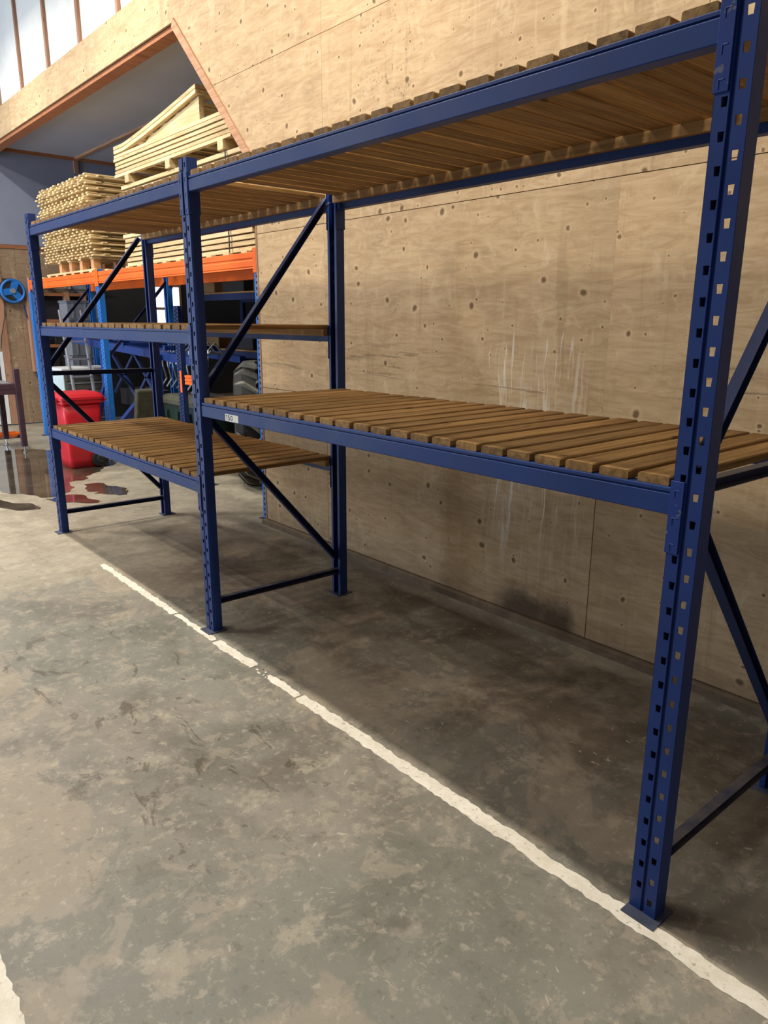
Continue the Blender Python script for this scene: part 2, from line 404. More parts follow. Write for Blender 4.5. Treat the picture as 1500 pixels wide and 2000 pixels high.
# white panelled upper wall with timber studs
up = MB().box(XE, 9.13, WY + .09, WY + .12, 4.7, 8.2).build('wall_upper', 'white'); struct(up)
sx = [-7.12 + 1.1 * i for i in range(16)]
for i in range(15):
    MB().box(sx[i] + .03, sx[i + 1] - .03, WY + .055, WY + .09, 4.702, 8.15).build('panel', 'white', up)
for x in sx[:15]:
    MB().box(x - .028, x + .028, WY + .02, WY + .09, 4.702, 8.15).build('stud', 'frame_wood_z', up)
MB().box(XE, 9.13, WY + .022, WY + .12, 4.701, 4.712).build('ledge', 'ply', up)

# store room behind the opening
ce = MB().box(XE, 4.0, WY + .13, 6.5, 4.43, 4.5).build('ceiling', 'ceil'); struct(ce)
for (a, b, c_, d_) in ((XE, 4.0, 2.98, 3.04),):
    MB().box(a, b, c_, d_, 4.40, 4.43).build('batten', 'frame_wood', ce)
wb = MB().box(XE, 4.0, 6.4, 6.5, 0, 4.43).build('wall_recess', 'wall_shade'); struct(wb)
ws = MB().box(3.9, 4.0, WY + .13, 6.4, 0, 4.43).build('wall_side', 'wall_shade'); struct(ws)
we = MB().box(XE - .12, XE - .02, -6, 6.5, 0, 8.2).build('wall_end', 'greywall'); struct(we)
MB().box(XE - .02, XE - .002, WY + .1, 2.98, 2.96, 4.40).build('panel', 'greywall', we)
MB().box(XE - .02, XE - .002, 2.985, 6.4, 2.905, 4.40).build('panel', 'greywall', we)
MB().box(XE - .02, XE - .002, 2.985, 6.4, 0, 2.90).build('panel', 'wall_shade', we)  # lower panel coloured dark to carry the shade of the store
for a, b in ((.9, 1.86), (1.863, 2.70)):
    MB().box(XE - .02, XE, a, b, 0.02, 2.90).build('plywood_sheet', 'ply_end', we)
MB().box(XE - .02, XE - .002, 2.703, 2.982, 0.02, 2.90).build('panel', 'greywall', we)
MB().box(XE - .02, XE + .02, .9, 2.98, 2.90, 2.955).build('rail', 'frame_wood_y', we)
MB().box(XE - .02, XE + .03, WY + .1, 6.4, 4.38, 4.43).build('rail', 'frame_wood_y', we)
MB().box(XE - .02, XE + .03, 2.96, 3.03, 4.18, 4.38).build('stud', 'frame_wood_z', we)
MB().box(XE - .02, XE + .02, 1.50, 1.60, .02, 2.9).build('stud', 'frame_wood_z', we)
dr = MB().box(XE - .02, XE + .015, .55, 1.49, .03, 1.24).build('bright_doorway_1', 'white_paint'); struct(dr)  # white panel standing in for bright daylight in the doorway
MB().box(XE + .015, XE + .022, .62, 1.42, .12, 1.15).build('bright_doorway_panel', 'white_paint', dr)
# daylit window at the back of the end wall
wi = MB().box(XE - .015, XE + .005, 4.12, 4.78, 1.55, 2.42).build('window_1', 'frame_wood_z'); struct(wi)
for a, b, c_, d_ in ((4.17, 4.42, 1.6, 1.95), (4.47, 4.73, 1.6, 1.95), (4.17, 4.42, 2.0, 2.37), (4.47, 4.73, 2.0, 2.37)):
    MB().box(XE + .004, XE + .012, a, b, c_, d_).build('pane', 'window', wi)

# ------------------------------------------------------------------ painted floor lines
def ragged_strip(x0, x1, yc, wd, seed, jag=.009, step=.02):
    rn = random.Random(seed); n = max(2, int((x1 - x0) / step)); top = []; bot = []
    e1 = e2 = 0
    for i in range(n + 1):
        x = x0 + (x1 - x0) * i / n
        e1 = e1 * .6 + rn.uniform(-jag, jag) * .7; e2 = e2 * .6 + rn.uniform(-jag, jag) * .7
        tp = 1 if 0 < i < n else .8
        x += rn.uniform(-.012, .012) if i in (0, n) else 0
        top.append((x, yc + wd / 2 * tp + e1)); bot.append((x, yc - wd / 2 * tp + e2))
    b = MB(); k = len(top)
    vs = [(x, y, .0006) for x, y in top] + [(x, y, .0006) for x, y in bot] + [(x, y, .002) for x, y in top] + [(x, y, .002) for x, y in bot]
    fs = []
    for i in range(k - 1):
        fs += [(2*k+i, 3*k+i, 3*k+i+1, 2*k+i+1), (i, i+1, k+i+1, k+i), (i, 2*k+i, 2*k+i+1, i+1), (k+i, k+i+1, 3*k+i+1, 3*k+i)]
    fs += [(0, k, 3*k, 2*k), (k-1, 3*k-1, 4*k-1, 2*k-1)]
    b.add(vs, fs)
    return b
li = empty('floor_line'); tag(li, 'long worn white painted line on the concrete along the blue rack', 'floor marking')
for i, (a, b, w_) in enumerate(((1.10, 2.34, .050), (2.352, 2.84, .034), (2.87, 3.28, .062), (3.42, 3.68, .044), (3.695, 7.6, .063))):
    ragged_strip(a, b, -.048 + (.004 if i > 3 else 0), w_, 40 + i).build('paint_stroke', 'line', li)
for i in range(6):
    x = 3.31 + i * .02
    ragged_strip(x, x + .016, -.05 + random.uniform(-.02, .02), .012, i, .003, .005).build('paint_fleck', 'line', li)
o = ragged_strip(2.9, 6.0, -1.595, .085, 77).build('floor_line', 'line')
tag(o, 'white painted floor line cut off by the lower left corner', 'floor marking')

def puddle(pts, seed, label):
    rn = random.Random(seed); out = []; n = len(pts)
    ph = [(rn.uniform(3, 7), rn.uniform(0, 6), .045), (rn.uniform(11, 17), rn.uniform(0, 6), .028), (rn.uniform(25, 40), rn.uniform(0, 6), .013)]
    L = 0
    for i in range(n):
        p0, p1, p2, p3 = (Vector(pts[(i + j - 1) % n]) for j in range(4)); k = max(3, int((p2 - p1).length / .02))
        nr = Vector((-(p2 - p1).y, (p2 - p1).x)).normalized()
        for j in range(k):
            t = j / k
            q = .5 * (2 * p1 + (p2 - p0) * t + (2 * p0 - 5 * p1 + 4 * p2 - p3) * t * t + (3 * p1 - p0 - 3 * p2 + p3) * t ** 3)
            L += (p2 - p1).length / k
            out.append(q + nr * sum(a * math.sin(f * L + c) for f, c, a in ph))
    o = MB().loft([[(p.x, p.y, .0008) for p in out], [(p.x, p.y, .003) for p in out]]).build('puddle', 'water')
    return tag(o, label, 'puddle', 'shallow puddles near the bin')
puddle([(-6.6, .2), (-5.4, .75), (-4.7, .95), (-4.3, 1.22), (-3.3, 1.35), (-2.9, 1.55), (-2.5, 1.2), (-2.05, .95), (-2.0, .80), (-1.75, .66), (-1.42, .42), (-1.75, .12), (-2.1, -.1), (-2.9, -.5), (-4.5, -.9), (-6, -.9)], 3, 'large brown puddle mirroring the bin and the brown bench leg')
puddle([(-1.3, .78), (-1.05, .95), (-1.2, 1.12), (-1.5, 1.05), (-1.75, .9), (-1.55, .75)], 5, 'thin puddle tongue under the near end of the lowest blue bay')
puddle([(-1.35, .3), (-.95, .42), (-.85, .62), (-1.15, .6), (-1.4, .48)], 6, 'small wet patch beside the far blue upright')
puddle([(-1.55, -.3), (-1.2, -.1), (-.95, .1), (-1.2, .12), (-1.6, -.08), (-1.9, -.3)], 9, 'narrow wet streak left of the far blue upright')

# ------------------------------------------------------------------ blue pallet rack
UW = .085; UE = .056
def upright_mesh(H, pitch=.075, z_l=.016, z_r=.046):
    """roll formed post: perforated face at y=0, groove down the middle, open back"""
    v = []; f = []
    def quad(a, b, c, d):
        k = len(v); v.extend([a, b, c, d]); f.append((k, k + 1, k + 2, k + 3))
    hw, hh = .0082, .0112
    for (x0, x1, xc, zo) in ((-UW/2, -.006, -.0175, z_l), (.006, UW/2, .0215, z_r)):
        zs = []; z = zo
        while z < H - .02:
            if z > .02: zs.append(z)
            z += pitch
        prev = 0.0
        for z in zs:
            z0, z1 = z - hh, z + hh
            quad((x0, 0, prev), (x1, 0, prev), (x1, 0, z0), (x0, 0, z0))
            quad((x0, 0, z0), (xc - hw * .82, 0, z0), (xc - hw, 0, z1), (x0, 0, z1))
            quad((xc + hw * .82, 0, z0), (x1, 0, z0), (x1, 0, z1), (xc + hw, 0, z1))
            prev = z1
        quad((x0, 0, prev), (x1, 0, prev), (x1, 0, H), (x0, 0, H))
    path = [(-.024, UE), (-UW/2, UE), (-UW/2, 0)]
    for P in (path, [(-.006, 0), (-.0035, .007), (.0035, .007), (.006, 0)], [(UW/2, 0), (UW/2, UE), (.024, UE)]):
        for (a, b) in zip(P[:-1], P[1:]):
            quad((a[0], a[1], 0), (b[0], b[1], 0), (b[0], b[1], H), (a[0], a[1], H))
    import bmesh
    me = bpy.data.meshes.new('upright'); me.from_pydata(v, [], f); me.update()
    bm = bmesh.new(); bm.from_mesh(me); bmesh.ops.remove_doubles(bm, verts=bm.verts, dist=1e-5); bmesh.ops.recalc_face_normals(bm, faces=bm.faces); bm.to_mesh(me); bm.free()
    return me
def solid(o, t_=.0026):
    s_ = o.modifiers.new('sheet', 'SOLIDIFY'); s_.thickness = t_; s_.offset = 0; return o

XA, XB, XC = 0.0, 2.70, 5.505; D = .985
rack = empty('pallet_rack'); tag(rack, 'long dark blue two-bay pallet rack with slatted wooden shelves along the plywood wall', 'rack')
um = upright_mesh(2.555); um.materials.append(M['blue'])
plate_me = None
for X in (XA, XB, XC):
    for back in (0, 1):
        o = solid(link('upright', um, None, rack)); o.location = (X, D if back else 0, .005)
        if back: o.rotation_euler = (0, 0, math.pi)
        if plate_me is None:
            p = MB().box(-.048, .062, -.042, .078, 0, .006).build('base_plate', 'plate', o); plate_me = p.data
        else: p = link('base_plate', plate_me, None, o)
        p.location = (0, 0, -.005)
    # bracing between front and rear post
    y0, y1 = .03, D - .03
    for (A, B) in (((y0, .175), (y1, .165)), ((y0 + .005, 1.345), (y1, 1.335)), ((y0 + .01, 1.27), (y1 - .03, .26)), ((y0 + .01, 1.39), (y1 - .06, 2.45))):
        br = MB().channel((X, A[0], A[1]), (X, B[0], B[1]), .034, .036, .0025, (1, 0, 0)).build('brace', 'brace', rack)
def beam(x0, x1, zt, zb, back, mat='blue_beam', lab=False):
    """step beam with a hooked end connector on each end"""
    prof = [(0, zb + .003), (.003, zb), (.047, zb), (.05, zb + .003), (.05, zt), (.002, zt), (.001, zt - .002), (.001, zt - .010), (.009, zt - .0115), (.009, zt - .015), (.001, zt - .0165), (0, zt - .018)]
    if back: prof = [(D - u, v) for u, v in prof]
    bo = MB().extr(prof, 0, x0, x1).build('beam', mat, rack)
    for s_, xe in ((1, x0), (-1, x1)):
        # plate wrapping the post corner: one leaf on the perforated face, one on the inner side
        c = MB(); yf = -.0035; 
        f0, f1 = (xe - s_ * .034, xe + s_ * .004)
        a, b = min(f0, f1), max(f0, f1)
        Y = (lambda y: D - y) if back else (lambda y: y)
        def bx(xa, xb, ya, yb, za, zb_):
            ya, yb = Y(ya), Y(yb); c.box(xa, xb, min(ya, yb), max(ya, yb), za, zb_)
        ztp, zbt = zt + .022, zt - .178
        bx(a, b, -.0062, -.0020, zbt, ztp)
        bx(min(xe, xe + s_ * .004), max(xe, xe + s_ * .004), -.006, .062, zbt, ztp)
        for hz in (zt - .012, zt - .087, zt - .16):
            xm = xe - s_ * .016
            bx(xm - .008, xm + .008, -.0078, -.006, hz + .007, hz + .010)
            bx(xm - .008, xm - .005, -.0078, -.006, hz - .012, hz + .008)
        bevel(c.build('connector', 'blue_conn' if xe > 5 else 'blue', bo), .0008)
    return bo
h = UW / 2
for (xa, xb, zt, zb) in ((XA, XB, 2.470, 2.398), (XB, XC, 2.470, 2.398), (XA, XB, 1.720, 1.645), (XA, XB, .9017, .825), (XB, XC, 1.3405, 1.266)):
    for back in (0, 1): 
        bo = beam(xa + h + .001, xb - h - .001, zt, zb, back)
        if not back and xa == XB and zt < 2: lower_beam = bo
# slats: bevelled boards laid front to back, plus a batten under the rear ends
def slat_mesh(wd, th, ln, ch=.004):
    p = [(-wd/2 + ch*.6, 0), (wd/2 - ch*.6, 0), (wd/2, ch*.6), (wd/2, th - ch), (wd/2 - ch, th), (-wd/2 + ch, th), (-wd/2, th - ch), (-wd/2, ch*.6)]
    b = MB().extr(p, 1, 0, ln); me_o = b.build('slat', 'slat'); me = me_o.data; bpy.data.objects.remove(me_o); return me
SM = [slat_mesh(.094, .026, .93), slat_mesh(.092, .026, .925), slat_mesh(.096, .027, .935)]
for (xa, xb, zt, n) in ((XA, XB, 2.470, 22), (XB, XC, 2.470, 23), (XA, XB, 1.720, 22), (XA, XB, .9017, 22), (XB, XC, 1.3405, 23)):
    lo, hi = xa + h + .012, xb - h - .012; pt = (hi - lo) / n
    for i in range(n):
        x = lo + pt * (i + .5) + random.uniform(-.004, .004)
        o = link('slat', SM[random.randrange(3)], None, rack)
        if zt == 1.3405: o.scale = (1, 1.0 + .105 * i / n, 1)
        o.location = (x, .012 + random.uniform(-.004, .004), zt + .0005); o.rotation_euler = (0, 0, random.uniform(-.006, .006))
    o = MB().box(lo, hi, .895, .925, zt - .040, zt).build('batten', 'batten', rack)
# card label with handwritten number on the lower beam of the near bay
cl = MB().box(3.012, 3.145, -.0016, -.0004, 1.2705, 1.3065).build('label_card', 'label', lower_beam)
def stroke(pts, wd=.0035):
    b = MB()
    for (a, c) in zip(pts[:-1], pts[1:]): b.bar((a[0], -.0021, a[1]), (c[0], -.0021, c[1]), .0008, wd, (0, 1, 0))
    return b
def arc(cx, cz, rx, rz, a0, a1, n=10): return [(cx + rx * math.cos(R(a0 + (a1 - a0) * i / n)), cz + rz * math.sin(R(a0 + (a1 - a0) * i / n))) for i in range(n + 1)]
for pts in ([(3.022, 1.296), (3.030, 1.302), (3.030, 1.277)], [(3.058, 1.301), (3.046, 1.300), (3.044, 1.291)] + arc(3.050, 1.285, .0085, .0075, 80, -150), arc(3.078, 1.289, .0085, .011, 0, 360, 14)):
    stroke(pts).build('digit', 'ink', lower_beam)

# ------------------------------------------------------------------ orange and blue rack in the store
OY = 1.60; OD = .95
ork = empty('pallet_rack', (0, 0, 0)); tag(ork, 'bright blue pallet rack with orange beams loaded with timber behind the opening', 'rack')
uo = upright_mesh(2.362, .05, .03, .055); uo.materials.append(M['bright_blue'])
ud = upright_mesh(2.40, .05, .03, .055)
ud.materials.append(M['dark_blue'])
OX = [-5.83, -3.02, .735]
for i, X in enumerate(OX):
    for back in (0, 1):
        o = solid(link('upright', uo, None, ork)); o.location = (X, OY + (OD if back else 0), .004); o.scale = (1.15, 1.15, 1)
        if back: o.rotation_euler = (0, 0, math.pi)
        link('base_plate', plate_me, None, o).location = (0, 0, -.004)
    for (A, B) in (((.05, .2), (OD - .05, .2)), ((.05, 1.25), (OD - .05, .28)), ((.05, 1.3), (OD - .05, 2.25))):
        MB().channel((X, OY + A[0], A[1]), (X, OY + B[0], B[1]), .026, .036, .0025).build('brace', 'brace', ork)
def obeam(x0, x1, zt, zb, back):
    hgt = zt - zb
    prof = [(0, zb), (.05, zb), (.05, zt), (.004, zt), (0, zt - .004), (0, zb + hgt*.66), (.006, zb + hgt*.60), (.006, zb + hgt*.52), (0, zb + hgt*.46), (0, zb + hgt*.14), (.006, zb + hgt*.10)]
    prof = [(OY + OD - u if back else OY + u, v) for u, v in prof]
    bo = MB().extr(prof, 0, x0, x1).build('beam', 'orange', ork)
    for s_, xe in ((1, x0), (-1, x1)):
        y0, y1 = (OY + OD, OY + OD + .006) if back else (OY - .006, OY)
        a, b = sorted((xe - s_ * .05, xe + s_ * .004))
        c = MB().box(a, b, y0 if back else y0 - .002, y1 + .002 if back else y1 - .002, zb - .035, zt + .03)
        c.build('connector', 'orange', bo)
for back in (0, 1):
    obeam(OX[0] + .055, OX[1] - .055, 2.336, 2.20, back); obeam(OX[1] + .055, OX[2] - .055, 2.336, 2.20, back)
# loose deck boards across the orange beams
for (xa, xb) in ((OX[0] + .1, OX[1] - .1), (OX[1] + .1, OX[2] - .1)):
    n = int((xb - xa) / .3)
    for i in range(n):
        x = xa + (xb - xa) * (i + .5) / n
        MB().box(x - .05, x + .05, OY + .03, OY + OD - .03, 2.337, 2.357).build('deck_board', 'pale_y', ork)

# ------------------------------------------------------------------ timber panels stacked on the orange rack
Z0 = 2.358
def slat_panel(loc, label, rz=0, n=14, wd=2.02, dep=1.05):
    p = empty('slatted_panel', loc, rz); tag(p, label, 'timber panel', 'slatted panels in the left stack on the orange rack')
    return p
spm = MB().extr([(-.030, 0), (.030, 0), (.034, .004), (.034, .015), (.028, .019), (-.028, .019), (-.034, .015), (-.034, .004)], 1, 0, 1.05)
_o = spm.build('tmp', 'pale_y'); slat_me = _o.data; bpy.data.objects.remove(_o)
_o = MB().box(-1.0, 1.0, -.03, .03, 0, .0135).build('tmp', 'pale_x'); rail_me = _o.data; bpy.data.objects.remove(_o)
# bearer pallet: low boards and blocks
bp_ = empty('timber_pallet', (-4.06, 1.62, Z0)); tag(bp_, 'pale timber pallet with blocks under the dotted slat-end stack', 'pallet')
for yy in (.06, .5, .94):
    MB().box(-.95, .95, yy - .05, yy + .05, 0, .022).build('bottom_board', 'pale_x', bp_)
    for xx in (-.35, .05, .45, .85):
        MB().box(xx - .05, xx + .05, yy - .045, yy + .045, .022, .14).build('block', 'pale_z', bp_)
for xx in (-.35, .05, .45, .85):
    MB().box(xx - .05, xx + .05, .0, 1.0, .1405, .16).build('top_board', 'pale_y', bp_)
NL = 14; zL = Z0 + .162
for k in range(NL):
    off = random.uniform(-.03, .03); oy = random.uniform(-.02, .02)
    p = slat_panel((-4.02 + off, 1.60 + oy, zL + k * .0685), 'pale slatted panel, %s of the left stack with dotted ends' % ('%s from the top' % ORD[NL - 1 - k] if k < NL - 1 else 'topmost'))
    for yy in (.16, .9):
        link('rail', rail_me, None, p).location = (0, yy, .0195)
    for lay, z in ((0, 0), (1, .0335)):
        for i in range(13 - lay):
            o = link('slat', slat_me, None, p); o.location = (-.95 + (i + .5 * lay) * 1.9 / 12 + random.uniform(-.006, .006), random.uniform(-.014, .014), z)

# closed board panels, long side to the front
def board_panel_meshes(L, dep, th):
    a = MB().box(0, L, 0, .045, 0, th).build('t', 'pale_x'); b = MB().box(0, .07, .046, dep - .046, .004, th - .004).build('t', 'pale_y')
    r_ = a.data, b.data; bpy.data.objects.remove(a); bpy.data.objects.remove(b); return r_
def board_panel(loc, L, dep, meshes, label, group, rot=(0, 0, 0)):
    p = empty('board_panel', loc); p.rotation_euler = rot; tag(p, label, 'timber panel', group)
    link('rail', meshes[0], None, p); link('rail', meshes[0], None, p).location = (0, dep - .045, 0)
    n = max(2, int(L / .42))
    for i in range(n):
        link('board', meshes[1], None, p).location = (i * (L - .07) / (n - 1), 0, 0)
    return p
mA = board_panel_meshes(2.80, .84, .036); mB = board_panel_meshes(2.62, .80, .029)
NB = 17
for k in range(NB):
    board_panel((-2.22 + random.uniform(-.03, .03), 1.67 + random.uniform(-.008, .008), Z0 + .001 + k * .0505), 2.80, .84, mA,
        'pale board panel, %s of the strapped lower bundle' % ('%s from the top' % ORD[NB - 1 - k] if k < NB - 1 else 'topmost'), 'board panels in the strapped bundle')
zb = Z0 + NB * .0505
for i, x in enumerate((-1.97, -.95, .12)):
    o = bevel(MB().box(x - .05, x + .05, 1.64, 2.5, zb, zb + .085).build('timber_bearer', 'pale_y'), .004)
    tag(o, ['square timber bearer at the far end between the two panel bundles', 'square timber bearer midway between the two panel bundles', 'square timber bearer by the diagonal trim between the panel bundles'][i], 'timber bearer')
zc = zb + .086; NC = 6
for k in range(NC):
    board_panel((-2.32 + random.uniform(-.015, .015), 1.66 + random.uniform(-.008, .008), zc + k * .0405), 2.62, .80, mB,
        'flat pale panel, %s of the pile under the curved panels' % ('%s from the top' % ORD[NC - 1 - k] if k < NC - 1 else 'topmost'), 'flat panels of the upper pile')
zd = zc + NC * .0405
# two panels bent upwards over a wedge board
def bent(k, th=.034, L=2.0):
    def zf(u): 
        s_ = min(1, max(0, (u - .25) / (L - .25))); return .215 * (s_ ** 1.2)
    p = empty('bent_panel', (-2.32, 1.66, zd + .003 + k * .0405))
    def strip(y0, y1, a, b, nm, mt):
        n = 16; rings = []
        for i in range(n + 1):
            u = a + (b - a) * i / n; z = zf(u)
            rings.append([(u, y0, z), (u, y1, z), (u, y1, z + th), (u, y0, z + th)])
        return MB().loft(rings).build(nm, mt, p)
    strip(0, .045, 0, L, 'rail', 'pale_x'); strip(.755, .80, 0, L, 'rail', 'pale_x')
    for i in range(7):
        a = i * (L - .09) / 6; strip(.046, .754, a, a + .09, 'board', 'pale_y')
    return p
for k in range(2):
    tag(bent(k), ['lower of the two panels curving up to a peak on the upper pile', 'highest panel curving up to a peak against the grey ceiling'][k], 'timber panel')
wd = MB().extr([(.75, .0), (1.98, .0), (1.98, .20), (1.7, .155), (1.2, .085), (.85, .035)], 1, .04, .09).build('wedge_board', 'pale_x')
wd.location = (-2.32, 1.66, zd + .002); tag(wd, 'pale triangular board propping up the curved panels', 'board')
# black straps on the strapped bundle
for i, x in enumerate((-.62, .18)):
    st = MB().box(x, x + .016, 1.648, 1.652, Z0 + .002, zb - .005).build('strap', 'black')
    tag(st, ['thin black strap round the panel bundle near its middle', 'thin black strap round the panel bundle near the diagonal trim'][i], 'strap')

# ------------------------------------------------------------------ red wheeled bin
bn = empty('wheelie_bin', (-3.16, .93, .0035)); tag(bn, 'red plastic wheeled bin with lid standing in the puddle behind the rack', 'bin')
def rr(cx, cy, wx, wy, z, r_=.05, n=4):
    out = []
    for (sx, sy, a0) in ((1, 1, 0), (-1, 1, 90), (-1, -1, 180), (1, -1, 270)):
        for i in range(n + 1):
            a = R(a0 + 90 * i / n); out.append((cx + sx * (wx / 2 - r_) + r_ * math.cos(a), cy + sy * (wy / 2 - r_) + r_ * math.sin(a), z))
    return out
MB().loft([rr(.22, .24, .40, .36, .004), rr(.22, .24, .42, .38, .10), rr(.22, .25, .46, .44, .60), rr(.22, .25, .47, .46, .80)]).build('body', 'red', bn, True)
MB().loft([rr(.22, .25, .52, .50, .79, .04), rr(.22, .25, .52, .50, .835, .04)]).build('rim', 'red', bn)
ld = MB().loft([rr(.22, .25, .55, .53, .836, .05), rr(.22, .25, .55, .53, .865, .05), rr(.22, .25, .50, .48, .90, .05), rr(.22, .25, .36, .40, .915, .05)]).build('lid', 'red', bn)
MB().box(.07, .37, -.05, -.016, .80, .86).build('lid_handle', 'red', ld)
for x in (-.052, .445):
    wv = MB().lathe([(.03, 0), (.088, 0), (.102, .012), (.102, .040), (.088, .052), (.03, .052)], (x - .005, .40, .103), (1, 0, 0), 24).build('wheel', 'black', bn)
    MB().lathe([(.012, 0), (.052, 0), (.045, .008), (.012, .008)], (x + .047, .40, .103), (1, 0, 0), 16).build('hub', 'dark', wv)
MB().tube([(.0, .50, .80), (.0, .535, .83), (.44, .535, .83), (.44, .50, .80)], .013).build('grip', 'red', bn)

# ------------------------------------------------------------------ tool cabinet
tc = empty('tool_cabinet', (-5.73, 1.75, 0)); tag(tc, 'grey drawer cabinet with pale side panel behind the red bin', 'cabinet')
bevel(MB().box(0, .6, .006, .72, .05, 1.02).build('body', 'cabinet', tc), .006)
MB().box(0, .6, -.006, .006, .05, 1.02).build('side_panel', 'cabinet_side', tc)
MB().box(-.03, .64, -.03, .75, 1.021, 1.06).build('worktop', 'white_paint', tc)
MB().box(.02, .58, .02, .70, 0, .05).build('plinth', 'dark', tc)
for i in range(7):
    z = .07 + i * .134
    dw = bevel(MB().box(.601, .618, .03, .70, z, z + .124).build('drawer', 'cabinet', tc), .003)
    MB().box(.618, .636, .06, .67, z + .092, z + .106).build('handle', 'alu', dw)

# ------------------------------------------------------------------ ladder
ldr = empty('step_ladder', (-4.55, 1.70, 0)); tag(ldr, 'aluminium ladder leaning upright behind the blue rack', 'ladder')
for yy in (0, .30):
    MB().bar((.12, yy + (.02 if yy == 0 else -.02), 0), (-.18, yy + (-.04 if yy == 0 else -.04) , 1.90), .055, .025, (1, 0, 0)).build('stile', 'alu', ldr)
for i in range(7):
    z = .24 + i * .245; x = .12 - .30 * z / 1.9
    MB().box(x - .04, x + .04, .01 - .05 * z / 1.9 + .0, .29 - .03 * z / 1.9, z - .012, z + .012).build('rung', 'alu', ldr)

# ------------------------------------------------------------------ grey crates
def crate_tree(loc, label, rz=0, wx=.40, wy=.58, hz=.29):
    c = empty('plastic_crate', loc, rz); tag(c, label, 'crate', 'stacked grey crates')
    t = .012; b = MB(); b.box(-wx/2, wx/2, -wy/2, wy/2, 0, t)
    for (a, b2, c2, d2) in ((-wx/2, wx/2, -wy/2, -wy/2+t), (-wx/2, wx/2, wy/2-t, wy/2), (-wx/2, -wx/2+t, -wy/2+t, wy/2-t), (wx/2-t, wx/2, -wy/2+t, wy/2-t)): b.box(a, b2, c2, d2, t, hz)
    b.build('body', 'grey_plastic', c)
    rm = MB()
    for z in (hz - .035, hz - .012):
        rm.box(-wx/2-.012, wx/2+.012, -wy/2-.012, -wy/2-.0005, z, z + .012); rm.box(-wx/2-.012, wx/2+.012, wy/2+.0005, wy/2+.012, z, z + .012)
        rm.box(wx/2+.0005, wx/2+.012, -wy/2, wy/2, z, z + .012); rm.box(-wx/2-.012, -wx/2-.0005, -wy/2, wy/2, z, z + .012)
    rm.build('rim', 'grey_plastic', c)
    for yy in (-.2, 0, .2): MB().box(wx/2+.0005, wx/2+.009, yy - .012, yy + .012, .02, hz - .04).build('rib', 'grey_plastic', c)
    return c
for i in range(7):
    crate_tree((-6.62 + random.uniform(-.01, .01), 2.62 + random.uniform(-.01, .01), .004 + i * .296), 'grey plastic crate, %s of the tall stack behind the ladder' % ('%s from the top' % ORD[6 - i] if i < 6 else 'topmost'))

# ------------------------------------------------------------------ hose reel on the end wall
hr = empty('hose_reel', (XE + .002, 1.72, 2.22)); tag(hr, 'blue and black hose reel mounted on the plywood end wall', 'hose reel')
MB().lathe([(.03, 0), (.185, 0), (.20, .02), (.20, .13), (.185, .15), (.03, .15)], (.03, 0, 0), (1, 0, 0), 28).build('drum', 'dark', hr, False)
MB().box(.0, .03, -.10, .10, -.14, .2).build('wall_bracket', 'dark', hr)
cv = MB()
for a in (70, 190, 310):
    ca, sa = math.cos(R(a)), math.sin(R(a)); cv.bar((.187, ca * .03, sa * .03), (.187, ca * .19, sa * .19), .012, .105, (1, 0, 0))
cv.build('arm', 'bright_blue', hr)
ring = [(.185, .175 * math.cos(R(a)), .175 * math.sin(R(a))) for a in range(0, 361, 12)]
MB().tube(ring, .022, 6, False).build('guard_ring', 'bright_blue', hr)
MB().lathe([(.01, 0), (.045, 0), (.04, .02), (.01, .02)], (.192, 0, 0), (1, 0, 0), 14).build('hub', 'alu', hr)
hs = MB().tube([(XE + .1, 1.88, 2.02), (XE + .11, 1.90, 1.9), (XE + .10, 2.0, 1.5), (XE + .09, 2.02, 1.1), (XE + .10, 1.97, .8)], .008, 6).build('hose', 'machine_blue', None)
tag(hs, 'thin blue hose hanging from the hose reel', 'hose')
def squiggle(seed, base, n, rad, drop):
    rn = random.Random(seed); pts = []
    for i in range(n):
        a = i * .7; z = base[2] - drop * i / n
        pts.append((base[0] + rn.uniform(0, .03), base[1] + rad * math.sin(a) * rn.uniform(.4, 1), z + rad * .7 * math.cos(a)))
    return pts
cb = MB().tube(squiggle(4, (XE + .05, 2.13, .62), 34, .09, .55), .007, 5).build('cable', 'black')
tag(cb, 'tangle of black cable hanging low on the end wall', 'cable')
cb = MB().tube([(XE + .05, 1.60, 1.99), (XE + .045, 1.58, 1.8), (XE + .04, 1.50, 1.5), (XE + .04, 1.47, 1.28)], .006, 5).build('cable', 'black')
tag(cb, 'thin black cable running down left of the hose reel', 'cable')
cb = MB().tube([(XE + .06, 1.91, 1.99), (XE + .05, 1.93, 1.8), (XE + .05, 1.98, 1.3), (XE + .05, 2.06, .8), (XE + .06, 2.12, .6)], .007, 5).build('cable', 'black')
tag(cb, 'black cable running down from the hose reel to the tangle', 'cable')

